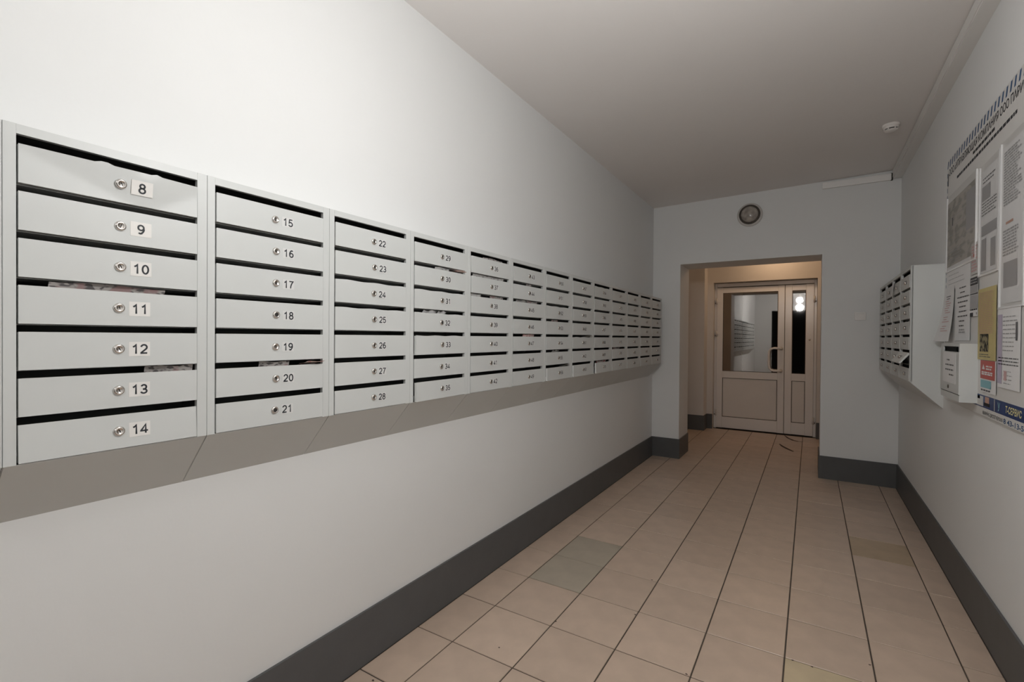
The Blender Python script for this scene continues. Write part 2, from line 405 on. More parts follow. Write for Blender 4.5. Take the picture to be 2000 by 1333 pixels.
def vest_lamp():
    t = tag(empty('ceiling_lamp', (1.08, 7.00, VH), 0), 'warm lit round lamp on the vestibule ceiling', 'lamp')
    b = MB(); b.lathe([(0.0, 0.0), (0.11, 0.0), (0.11, 0.02), (0.0, 0.02)], 'lamp_body', 32, 'Z'); b.build('base', t)
    g = MB(); g.lathe([(0.09*math.cos(a), 0.02+0.06*math.sin(a)) for a in [k*PI/16 for k in range(9)]], 'lamp_glass_vest', 32, 'Z'); g.build('glass_dome', t)
vest_lamp()

# ------------------------------------------------------------------ mailboxes
UW = 0.3803                       # width of one seven-box bank
FLAP_H, PITCH_Z = 0.0785, 0.0952
FL_X0, FL_X1 = 0.0225, 0.3545     # flap from/to along the bank
def flap_z(i, base): return base + 0.003 + PITCH_Z*(6-i)     # lower edge of flap i (0 = top)

def shell_meshes(depth, zt, zb, zw):
    g = 0.0004; x0, x1 = g, UW-g; f = -depth
    b = MB(); th = 0.0015
    prof = [(f+0.012, zb+0.012), (0.0, zw), (0.0, zt), (f+0.012, zt)]
    for xa, xb in ((x0, x0+th), (x1-th, x1)):                                  # side sheets
        b.prism([(f+0.004, zb), (0.0, zw), (0.0, zt), (f+0.004, zt)][::-1], xa, xb, 'box_enamel')
    b.box((x0, f+0.004, zt-th), (x1, 0, zt), 'box_enamel')                      # top sheet
    xa, xb = x0+0.0012, x1-0.0012
    b.poly([(xa, f+0.002, zb-0.001), (xb, f+0.002, zb-0.001), (xb, 0, zw-0.001), (xa, 0, zw-0.001), (xa, f+0.002, zb+th), (xb, f+0.002, zb+th), (xb, 0, zw+th), (xa, 0, zw+th)],
           [(0,3,2,1),(4,5,6,7),(0,1,5,4),(2,3,7,6),(0,4,7,3),(1,2,6,5)], 'box_enamel')               # sloping underside
    b.box((x0+th, -0.004, zw+0.01), (x1-th, -0.001, zt-th), 'box_inside_shade')
    b.box((x0+th, f+0.008, zt-0.004), (x1-th, -0.004, zt-th), 'box_inside_shade')
    for i in range(7):                                                         # floor of every box
        z = flap_z(i, zb)-0.002 if i < 6 else zb+0.004
        b.box((x0+th, f+0.014, z), (x1-th, -0.004, z+0.0012), 'box_shelf')
    for xa, xb in ((x0+th, x0+th+0.0006), (x1-th-0.0006, x1-th)): b.box((xa, f+0.012, zb+0.01), (xb, -0.004, zt-th), 'box_inside_shade')
    body = b.mesh('cabinet_body')
    r = MB(); fy0, fy1 = f, f+0.012
    r.cbox((x0, fy0, zb), (FL_X0-0.0025, fy1, zt), 'box_enamel', 0.0007)
    r.cbox((FL_X1+0.0015, fy0, zb), (x1, fy1, zt), 'box_enamel', 0.0007)
    r.box((FL_X0-0.0025, fy0+0.0003, zt-0.0195), (FL_X1+0.0015, fy1, zt-0.0002), 'box_enamel')
    return body, r.mesh('face_frame')

def flap_mesh(kind, seed=0):
    """one mailbox flap: origin at the lower right hinge corner, X to the left is negative, front face -Y"""
    m = MB(); w = FL_X1-FL_X0; h = FLAP_H; th = 0.0016; n, q = (28, 10) if kind == 'dented' else (14, 6) if kind != 'flat' else (1, 1)
    rnd = random.Random(seed)
    def front(a, b):
        x, z = -w+a*w, b*h; y = 0.0
        if kind == 'dented':       # sheet creased along a slanting fold, corners pulled out, nicked upper edge
            e1 = (b-0.85) + (a-0.03)*1.49             # fold running from the upper left corner to the lower edge
            e2 = b - (a-0.72)*2.68                    # fold at the lower right corner
            d = min(0.95, max(0.0, min(e1, e2)))
            y -= 0.0125*d
            if b > 0.99: z += (0.004 if 0.36 < a < 0.45 else 0.0035 if 0.68 < a < 0.74 else 0) - 0.001*d
        elif kind == 'buckled':
            y += 0.0010*math.sin(3.1*a*PI+seed)*b + 0.0006*math.sin(1.7*a*PI+2*seed)*(1-b)
            if b > 0.99: z += 0.0013*math.sin(5.3*a*PI+seed)
        return (x, y, z)
    P = [[front(i/n, j/q) for i in range(n+1)] for j in range(q+1)]
    vs = [p for row in P for p in row]; N = n+1; K = len(vs)
    fs = [(j*N+i, j*N+i+1, (j+1)*N+i+1, (j+1)*N+i) for j in range(q) for i in range(n)]
    vb = [(x, y+th, z) for x, y, z in vs]
    per = [i for i in range(N)] + [j*N+n for j in range(1, q+1)] + [q*N+i for i in range(n-1, -1, -1)] + [j*N for j in range(q-1, 0, -1)]
    m.poly(vs, fs, 'box_enamel', kind != 'flat')
    m.poly(vs+vb, [tuple(K+a for a in f[::-1]) for f in fs] + [(per[(k+1) % len(per)], per[k], K+per[k], K+per[(k+1) % len(per)]) for k in range(len(per))], 'box_enamel')
    m.box((-w+0.001, th, 0.0), (-0.001, 0.015, 0.0012), 'box_enamel')           # folded lower lip
    m.box((-w+0.0, th, 0.001), (-w+0.0012, 0.010, h-0.001), 'box_enamel'); m.box((-0.0012, th, 0.001), (0, 0.010, h-0.001), 'box_enamel')
    return m.mesh('flap')
FLAP = flap_mesh('flat')
def lock_mesh(dark):
    m = MB(); m.lathe([(0.0112, 0.0), (0.0112, 0.0022), (0.0098, 0.0045), (0.0068, 0.0058), (0.0060, 0.0046), (0.0, 0.0046)], 'chrome', 20)
    if dark: m.lathe([(0.0060, 0.0047), (0.0, 0.0049)], 'key_slot', 16)
    else:
        m.box((-0.0010, -0.0052, -0.0036), (0.0010, -0.0040, 0.0036), 'key_slot')
    return m.mesh('lock')
LOCK, LOCK_D = lock_mesh(False), lock_mesh(True)

def arc(cx, cy, rx, ry, a0, a1, n=14):
    return [(cx+rx*math.cos(math.radians(a0+(a1-a0)*k/n)), cy+ry*math.sin(math.radians(a0+(a1-a0)*k/n))) for k in range(n+1)]
DIGIT = {'0': [arc(.28, .36, .185, .315, 0, 360, 24)], '1': [[(.13, .52), (.24, .58), (.325, .68), (.325, .0)]],
         '2': [arc(.28, .49, .185, .19, 170, -35) + [(.10, .075), (.10, .045), (.49, .045)]],
         '3': [arc(.27, .51, .165, .165, 160, -90, 12) + arc(.27, .195, .19, .155, 90, -165, 14)],
         '4': [[(.375, .0), (.375, .655), (.07, .21), (.07, .195), (.52, .195)]],
         '5': [[(.46, .67), (.165, .67), (.115, .355)] + arc(.27, .23, .195, .19, 135, -160, 16)],
         '6': [arc(.29, .225, .18, .185, 0, 360, 22), arc(.42, .30, .32, .38, 180, 108, 8) + arc(.31, .53, .14, .145, 100, 30, 6)],
         '7': [[(.07, .67), (.48, .67), (.34, .47), (.25, .24), (.215, .0)]],
         '8': [arc(.28, .525, .15, .15, 0, 360, 20), arc(.28, .195, .185, .175, 0, 360, 22)],
         '9': [arc(.27, .495, .18, .185, 0, 360, 22), arc(.14, .42, .32, .38, 0, -72, 8) + arc(.25, .19, .14, .145, -80, -150, 6)]}
def stroke_number(m, string, cx, z0, cap, ink, y):
    """sans-serif numerals drawn as flat strokes, facing -Y"""
    k = cap/0.72; adv = 0.56*k; x0 = cx-adv*len(string)/2; hw = 0.060*k
    for ch in string:
        for path in DIGIT[ch]:
            P = [Vector((x0+px*k, z0+pz*k)) for px, pz in path]; closed = (P[0]-P[-1]).length < 1e-6
            Lf, Rt = [], []
            for i, p in enumerate(P):
                a = P[i-1] if i > 0 else (P[-2] if closed else None); b = P[i+1] if i < len(P)-1 else (P[1] if closed else None)
                d0 = (p-a).normalized() if a is not None else None; d1 = (b-p).normalized() if b is not None else None
                if d0 is None: d0 = d1
                if d1 is None: d1 = d0
                n0 = Vector((-d0.y, d0.x)); n1 = Vector((-d1.y, d1.x)); nn = (n0+n1)
                nn = nn.normalized() if nn.length > 1e-6 else n0
                w = hw/max(0.55, nn.dot(n0))
                Lf.append(p+nn*w); Rt.append(p-nn*w)
            for i in range(len(P)-1):
                m.face([(q.x, y, q.y) for q in (Rt[i], Rt[i+1], Lf[i+1], Lf[i])], ink)
        x0 += adv
def number_sticker(num, big, parent, loc):
    m = MB()
    w, h = (0.0425, 0.034) if big else (0.038, 0.029) if num < 100 else (0.050, 0.029)
    m.box((-w/2, -0.0004, -h/2), (w/2, 0, h/2), 'sticker' if big else 'sticker_small')
    cap = 0.0225
    stroke_number(m, str(num), 0.0, -cap/2, cap, 'ink', -0.0008)
    return m.build('number_sticker', parent, loc)

def bank(side, y_start, numbers, meshes, depth, zb, label, group, odd=None):
    """a steel bank of seven mailboxes hung on the wall"""
    odd = odd or {}
    t = tag(empty('mailbox_bank', (-T, y_start, 0) if side == 'L' else (W+T, y_start, 0), L_ROT if side == 'L' else R_ROT), label, 'mailbox', group)
    link(meshes[0], 'cabinet_body', t); link(meshes[1], 'face_frame', t)
    for i, num in enumerate(numbers):
        o = odd.get(i, {})
        me = FLAP if 'kind' not in o else flap_mesh(o['kind'], num)
        jit = random.Random(num).uniform(-0.4, 0.4)
        f = link(me, 'flap', t, (FL_X1, -depth-0.0022, flap_z(i, zb)))
        f.rotation_euler = (math.radians(o.get('tip', 0) + 0.25*jit), 0, math.radians(-o.get('open', 0.0)))
        if 'top' in o:      # flap hanging on its upper edge
            a = math.radians(o['top']); f.rotation_euler.x = -a
            f.location = (FL_X1, -depth-0.0022-FLAP_H*math.sin(a), flap_z(i, zb)+FLAP_H*(1-math.cos(a)))
        dx, dz = random.Random(num+500).uniform(-0.002, 0.002), random.Random(num+900).uniform(-0.001, 0.001)
        yy = -0.0006 if 'kind' in o else 0.0; dent = o.get('kind') == 'dented'
        lk = link(LOCK_D if num in (18, 21, 32, 44) else LOCK, 'lock', f, (0.190-FL_X1+dx, -0.0002+yy, 0.041+dz))
        lk.rotation_euler.y = random.Random(num+77).uniform(-0.5, 0.5)
        st = number_sticker(num, num < 15, f, (0.2305-FL_X1+dx, -0.0001+yy, 0.040+dz))
        if dent:
            for ob, off in ((lk, -0.0050), (st, -0.0076)): ob.location.y += off; ob.rotation_euler.x = 0.155; ob.rotation_euler.z = -0.055
    return t

DEP_L, ZT_L, ZB_L, ZW_L = 0.1247+T, 1.7299, 1.0377, 0.8925
DEP_R, ZT_R, ZB_R, ZW_R = 0.1430+T, 1.7560, 1.0530, 0.9060
ML = shell_meshes(DEP_L, ZT_L, ZB_L, ZW_L); MR = shell_meshes(DEP_R, ZT_R, ZB_R, ZW_R)
Y0 = 0.2706
GL = 'grey steel mailbox banks along the left wall'
odd_left = {0: {0: {'kind': 'dented'}, 6: {'tip': -2.5}}, 3: {2: {'kind': 'buckled'}, 3: {'kind': 'buckled'}, 4: {'kind': 'buckled', 'open': -1.6}, 6: {'open': -2.2, 'tip': -1.0}},
            2: {2: {'kind': 'buckled'}, 3: {'kind': 'buckled'}}, 6: {6: {'open': -1.3}, 2: {'kind': 'buckled'}}, 7: {6: {'open': -1.2}, 4: {'kind': 'buckled'}},
            8: {6: {'open': -2.6, 'tip': -1.5}, 0: {'kind': 'buckled'}}}
feat = {-1: 'boxes 1 to 7, nearest the camera', 0: 'boxes 8 to 14, top flap dented', 1: 'boxes 15 to 21, second full bank', 2: 'boxes 22 to 28, third full bank', 3: 'boxes 29 to 35, with buckled flaps',
        4: 'boxes 36 to 42, fifth full bank', 5: 'boxes 43 to 49, sixth full bank', 6: 'boxes 50 to 56, seventh full bank', 7: 'boxes 57 to 63, eighth full bank', 8: 'boxes 64 to 70, lowest flap ajar', 9: 'boxes 71 to 77, tenth full bank', 10: 'boxes 78 to 84, third from far corner', 11: 'boxes 85 to 91, second from far corner', 12: 'boxes 92 to 98, in far corner'}
for k in range(-1, 13):
    bank('L', Y0+k*UW, range(8+7*k, 15+7*k), ML, DEP_L, ZB_L, 'grey mailbox bank on the left wall, ' + feat[k], GL, odd_left.get(k))
GR = 'grey steel mailbox banks on the right wall'
rl = ['farthest of the four mailbox banks on the right wall, by the far corner', 'second farthest mailbox bank on the right wall', 'third farthest mailbox bank on the right wall, with paper hanging from its top box',
      'nearest mailbox bank on the right wall, with one flap hanging open']
odd_right = {3: {5: {'top': 38}, 3: {'kind': 'buckled'}}, 1: {0: {'kind': 'buckled'}}, 2: {5: {'top': 9}}}
YR = 3.712 + 4*UW
for k in range(4):
    bank('R', YR-k*UW, range(99+7*k, 106+7*k), MR, DEP_R, ZB_R, rl[k], GR, odd_right.get(k))

# mail showing in the slots
def mail(box, u0, u1, style, name, label, group=None, side='L'):
    k, i = divmod(box-8, 7) if side == 'L' else divmod(box-99, 7)
    dep, zb = (DEP_L, ZB_L) if side == 'L' else (DEP_R, ZB_R)
    y = Y0+k*UW if side == 'L' else YR-k*UW
    z1 = flap_z(i, zb)+FLAP_H                      # upper edge of the flap = bottom of the slot
    gap = PITCH_Z-FLAP_H
    f = -dep; m = MB(); mt = style[1]; rnd = random.Random(box*10+int(u0*100))
    w = u1-u0
    if style[0] == 'stand':     # stands in the box right behind the flap
        pts = [(f+0.040, z1-0.062), (f+0.018, z1-0.02), (f+0.0085, z1+gap*style[2])]
    elif style[0] == 'poke':    # pokes out through the slot over the flap
        pts = [(f+0.075, z1-0.03), (f+0.020, z1+0.004), (f-0.003, z1+0.0065), (f-0.016, z1+0.0105)]
    else:                       # crumpled edge
        pts = [(f+0.05, z1-0.05), (f+0.02, z1-0.01), (f+0.008, z1+gap*0.45), (f+0.002, z1+gap*0.75)]
    n = 8; vs = []
    sk = 0.012*(rnd.random()-0.3)
    for j, (yy, zz) in enumerate(pts):
        for a in range(n+1):
            s = a/n
            wob = 0.0
            if style[0] == 'crumple' and j >= 2: wob = -abs(math.sin(s*PI*1.5+0.4))*0.006+0.002
            if style[0] == 'stand' and j == 2: wob = 0.002*math.sin(s*7+box)
            vs.append((u0+s*w+sk*j/3, yy+0.002*math.sin(s*5+box)*(1 if style[0] != 'poke' else 0.3), zz+wob+(0.0015*math.sin(s*6+box) if style[0] == 'poke' and j == 3 else 0)))
    N = n+1; q = len(pts); K = len(vs); th = 0.0007
    fs = [(j*N+a, j*N+a+1, (j+1)*N+a+1, (j+1)*N+a) for j in range(q-1) for a in range(n)]
    allv = vs + [(x, yv+th, zv-th*0.4) for x, yv, zv in vs]
    fs2 = fs + [tuple(K+a for a in g[::-1]) for g in fs]
    per = list(range(N)) + [j*N+n for j in range(1, q)] + [(q-1)*N+a for a in range(n-1, -1, -1)] + [j*N for j in range(q-2, 0, -1)]
    fs2 += [(per[(c+1) % len(per)], per[c], K+per[c], K+per[(c+1) % len(per)]) for c in range(len(per))]
    m.poly(allv, fs2, mt, False)
    o = m.build(name, None, (-T, y, 0) if side == 'L' else (W+T, y, 0), L_ROT if side == 'L' else R_ROT)
    tag(o, label, 'mail', group)
GM = 'mail left in the mailbox slots'
for a in [(11, .066, .282, ('stand', 'newsprint', 0.80), 'newspaper', 'folded newspaper filling the slot of box 11'),
          (13, .244, .350, ('stand', 'newsprint', 0.86), 'newspaper', 'folded newspaper at the right end of the slot of box 13'),
          (20, .150, .245, ('stand', 'newsprint', 0.78), 'leaflet', 'grey leaflet lying inside the slot of box 20'),
          (20, .284, .347, ('poke', 'leaflet_pink'), 'leaflet', 'pale leaflet sticking out at the right of box 20'),
          (30, .155, .250, ('stand', 'envelope_grey', 0.70), 'envelope', 'grey envelope inside the slot of box 30'),
          (30, .272, .345, ('poke', 'leaflet_pink'), 'leaflet', 'pink leaflet sticking out at the right of box 30'),
          (32, .080, .158, ('crumple', 'paper_white'), 'crumpled_paper', 'crumpled white paper at the left of the slot of box 32'),
          (32, .178, .226, ('crumple', 'paper_white'), 'crumpled_paper', 'small crumpled paper in the middle of the slot of box 32'),
          (36, .129, .305, ('stand', 'newsprint', 0.55), 'newspaper', 'dim grey newspaper in the top slot of box 36'),
          (37, .045, .314, ('stand', 'envelope_grey', 0.80), 'envelope', 'wide pale envelope filling the slot of box 37'),
          (38, .028, .116, ('stand', 'envelope_grey', 0.75), 'envelope', 'pale envelope at the left of the slot of box 38'),
          (38, .196, .314, ('stand', 'newsprint', 0.75), 'leaflet', 'patterned leaflet at the right of the slot of box 38'),
          (44, .170, .226, ('stand', 'newsprint', 0.85), 'leaflet', 'small leaflet in the slot of box 44'),
          (45, .063, .165, ('crumple', 'envelope_grey'), 'crumpled_paper', 'crumpled grey paper at the left of the slot of box 45'),
          (45, .180, .300, ('stand', 'newsprint', 0.70), 'leaflet', 'reddish grey leaflet at the right of the slot of box 45'),
          (47, .140, .270, ('stand', 'leaflet_pink', 0.80), 'leaflet', 'pale leaflet in the slot of box 47'),
          (53, .110, .200, ('stand', 'newsprint', 0.75), 'leaflet', 'grey leaflet in the fourth slot of the bank with box 53'),
          (55, .112, .200, ('crumple', 'envelope_grey'), 'crumpled_paper', 'crumpled pale paper in the slot of box 55'),
          (56, .257, .348, ('poke', 'envelope_grey'), 'envelope', 'grey envelope sticking out of box 56 in the lowest row'),
          (61, .225, .347, ('poke', 'envelope_grey'), 'envelope', 'grey envelope sticking out of box 61 in a middle row'),
          (70, .090, .280, ('stand', 'leaflet_red', 0.70), 'leaflet', 'red and white leaflet in the slot of box 70'),
          (76, .070, .219, ('stand', 'newsprint', 0.70), 'leaflet', 'grey leaflet in the sixth slot of the bank with box 76')]:
    mail(*a, group=GM)
def hanging_paper():
    k = 2; y = YR-k*UW; f = -DEP_R; z1 = flap_z(0, ZB_R)+FLAP_H
    m = MB()
    P = [(0.03, f+0.03, z1-0.01), (0.13, f+0.03, z1-0.01), (0.03, f-0.006, z1+0.006), (0.13, f-0.006, z1+0.006), (0.05, f-0.014, z1-0.05), (0.12, f-0.012, z1-0.035), (0.075, f-0.016, z1-0.085), (0.10, f-0.015, z1-0.08)]
    vs = P + [(x, yy+0.0008, z) for x, yy, z in P]; fs = [(0, 1, 3, 2), (2, 3, 5, 4), (4, 5, 7, 6)]
    m.poly(vs, fs + [tuple(a+8 for a in g[::-1]) for g in fs] + [(0,2,10,8),(2,4,12,10),(4,6,14,12),(6,7,15,14),(7,5,13,15),(5,3,11,13),(3,1,9,11),(1,0,8,9)], 'paper_white')
    tag(m.build('leaflet', None, (W+T, y, 0), R_ROT), 'white paper slip hanging over a flap of the right wall mailboxes', 'mail')
hanging_paper()

# ------------------------------------------------------------------ entrance door
def build_door():
    d = structure(empty('door_1', (0, 0, 0)), 'white plastic entrance door with one wide and one narrow glazed leaf', 'door')
    y = YD
    fr = MB(); x0, x1, zt = 0.288, 1.555, 2.108; b = 0.034
    fr.cbox((x0, y-0.02, 0), (x0+b, y+0.05, zt), 'pvc_white', 0.004); fr.cbox((x1-b, y-0.02, 0), (x1, y+0.05, zt), 'pvc_white', 0.004)
    fr.cbox((x0+b, y-0.02, zt-b-0.02), (x1-b, y+0.05, zt), 'pvc_white', 0.004)
    fr.build('door_frame', d)
    def leaf(xa, xb, px0, px1, label):
        za, zb = 0.012, 2.046; pz0, pz1 = 0.838, 1.968; qz0, qz1 = 0.175, 0.742
        m = MB(); f = y-0.034; k = y+0.03
        m.cbox((xa, f, za), (px0, k, zb), 'pvc_white', 0.005); m.cbox((px1, f, za), (xb, k, zb), 'pvc_white', 0.005)
        for zz0, zz1 in ((za, qz0), (qz1, pz0), (pz1, zb)): m.box((px0-0.001, f+0.0008, zz0+(0.0 if zz0 > za else 0.004)), (px1+0.001, k, zz1-(0.0 if zz1 < zb else 0.004)), 'pvc_white')
        o = m.build('door_leaf', d); o['label'] = label
        g = MB()   # black gasket round pane and panel
        for zz0, zz1 in ((qz0, qz1), (pz0, pz1)):
            c = 0.006
            g.box((px0, f+0.004, zz0), (px0+c, f+0.02, zz1), 'pvc_gasket'); g.box((px1-c, f+0.004, zz0), (px1, f+0.02, zz1), 'pvc_gasket')
            g.box((px0+c, f+0.004, zz0), (px1-c, f+0.02, zz0+c), 'pvc_gasket'); g.box((px0+c, f+0.004, zz1-c), (px1-c, f+0.02, zz1), 'pvc_gasket')
        g.build('gasket', o)
        p = MB(); p.face([(px0+0.003, f+0.015, pz0+0.003), (px1-0.003, f+0.015, pz0+0.003), (px1-0.003, f+0.015, pz1-0.003), (px0+0.003, f+0.015, pz1-0.003)], 'door_glass')
        p.build('glass_pane', o)
        q = MB(); q.cbox((px0+0.006, f+0.008, qz0+0.006), (px1-0.006, f+0.025, qz1-0.006), 'pvc_panel', 0.003); q.build('lower_panel', o)
        return o
    l1 = leaf(0.320, 1.181, 0.402, 1.101, 'wide glazed leaf with a pull handle'); l2 = leaf(1.186, 1.522, 1.270, 1.428, 'narrow glazed leaf')
    h = MB(); f = y-0.034
    h.tube([(1.142, f, 1.178), (1.142, f-0.055, 1.178), (1.130, f-0.065, 1.178), (1.06, f-0.068, 1.182), (1.025, f-0.068, 1.172), (1.006, f-0.068, 1.145), (1.000, f-0.068, 1.10),
            (1.000, f-0.068, 0.95), (1.006, f-0.068, 0.91), (1.025, f-0.068, 0.882), (1.06, f-0.068, 0.872), (1.130, f-0.065, 0.872), (1.142, f-0.055, 0.872), (1.142, f, 0.872)], 0.0145, 'pvc_white', 12)
    for z in (1.178, 0.872): h.lathe([(0.0, 0.0), (0.026, 0.0), (0.026, 0.006), (0.0, 0.008)], 'lamp_body', 16, 'Y', (1.142, f, z))
    h.build('pull_handle', l1)
    for lf, x, zs in ((l1, 0.318, (1.85, 1.38, 0.23)), (l2, 1.524, (1.84, 0.22))):
        for z in zs:
            g = MB(); g.lathe([(0.0, -0.045), (0.011, -0.045), (0.011, 0.045), (0.0, 0.045)], 'lamp_body', 12, 'Z', (x, f-0.008, z))
            s = 1 if x < 1 else -1
            g.box((x, f-0.006, z-0.012), (x+s*0.05, f, z+0.004), 'pvc_white'); g.box((x-s*0.022, f-0.006, z-0.034), (x, f, z-0.02), 'lamp_ring')
            g.build('hinge', lf)
    k = MB(); k.lathe([(0.0, 0.0), (0.012, 0.0), (0.012, 0.004), (0.0, 0.005)], 'chrome', 14, 'Y', (1.475, f, 1.30)); k.build('plug', l2)
build_door()

# ------------------------------------------------------------------ small fittings
def build_switch():
    t = tag(empty('light_switch', (1.866, D+T, 1.519)), 'white rocker light switch on the far wall right of the passage', 'switch')
    m = MB(); m.cbox((-0.042, -0.010, -0.037), (0.042, 0, 0.037), 'switch_plastic', 0.004); m.build('plate', t)
    r = MB(); r.poly([(-0.029,-0.012,-0.026),(0.029,-0.012,-0.026),(0.029,-0.019,0.024),(-0.029,-0.019,0.024),(-0.029,-0.009,-0.026),(0.029,-0.009,-0.026),(0.029,-0.009,0.028),(-0.029,-0.009,0.028)],
                     [(0,1,2,3),(4,5,1,0),(5,6,2,1),(6,7,3,2),(7,4,0,3)], 'switch_plastic'); r.build('rocker', t)
build_switch()
def build_detector():
    zc = H0+(H1-H0)*1.94/W
    t = tag(empty('smoke_detector', (1.943, 4.20, zc-0.001)), 'round white smoke detector on the ceiling near the right wall', 'detector')
    b = MB(); b.lathe([(0.0, -0.004), (0.050, -0.004), (0.050, 0.012), (0.046, 0.016)], 'detector_plastic', 32, 'Z'); b.build('base', t)
    r = MB(); r.lathe([(0.036, 0.010), (0.036, 0.030)], 'gap_black', 32, 'Z'); r.build('chamber', t)
    c = MB(); c.lathe([(0.044, 0.016), (0.043, 0.026), (0.038, 0.029), (0.036, 0.030)], 'detector_plastic', 32, 'Z')
    c.lathe([(0.040, 0.037), (0.034, 0.044), (0.015, 0.047), (0.0, 0.047)], 'detector_plastic', 32, 'Z')
    for k in range(6):
        a = k*PI/3; c.box((0.037*math.cos(a)-0.003, 0.037*math.sin(a)-0.003, -0.039), (0.037*math.cos(a)+0.003, 0.037*math.sin(a)+0.003, -0.028), 'detector_plastic')
    c.build('cover', t)
build_detector()
def build_ducts():
    s = (H1-H0)/W
    t = tag(empty('cable_duct', (0, 0, 0)), 'long grey cable duct in the corner of ceiling and right wall', 'cable duct')
    x0, x1 = W-0.052, W+T; zb = 2.742
    m = MB(); m.poly([(x0, YB, zb), (x1, YB, zb), (x1, YB, H0+s*x1), (x0, YB, H0+s*x0), (x0, D-0.012, zb-0.018), (x1, D-0.012, zb-0.018), (x1, D-0.012, H0+s*x1), (x0, D-0.012, H0+s*x0)],
                     [(0,1,2,3),(4,7,6,5),(0,4,5,1),(1,5,6,2),(2,6,7,3),(3,7,4,0)], 'duct_side'); m.build('channel', t)
    l = MB(); l.poly([(x0-0.004, YB, zb+0.010), (x0, YB, zb+0.010), (x0, YB, H0+s*x0-0.005), (x0-0.004, YB, H0+s*x0-0.005), (x0-0.004, D-0.012, zb-0.008), (x0, D-0.012, zb-0.008), (x0, D-0.012, H0+s*x0-0.005), (x0-0.004, D-0.012, H0+s*x0-0.005)],
                     [(0,1,2,3),(4,7,6,5),(0,4,5,1),(1,5,6,2),(2,6,7,3),(3,7,4,0)], 'duct_side'); l.build('lid', t)
    t = tag(empty('cable_duct', (0, D+T, 0)), 'short white cable duct under the ceiling on the far wall', 'cable duct')
    m = MB(); m.box((1.570, -0.022, 2.716), (2.074, 0, 2.772), 'duct_plastic'); m.build('channel', t)
    l = MB(); l.cbox((1.566, -0.028, 2.712), (2.070, -0.020, 2.768), 'duct_plastic', 0.002); l.build('lid', t)
    g = MB(); g.box((2.070, -0.020, 2.712), (2.084, 0, 2.775), 'gap_black'); g.build('gap_shade', t)  # black block painted as the shade in the corner gap
build_ducts()

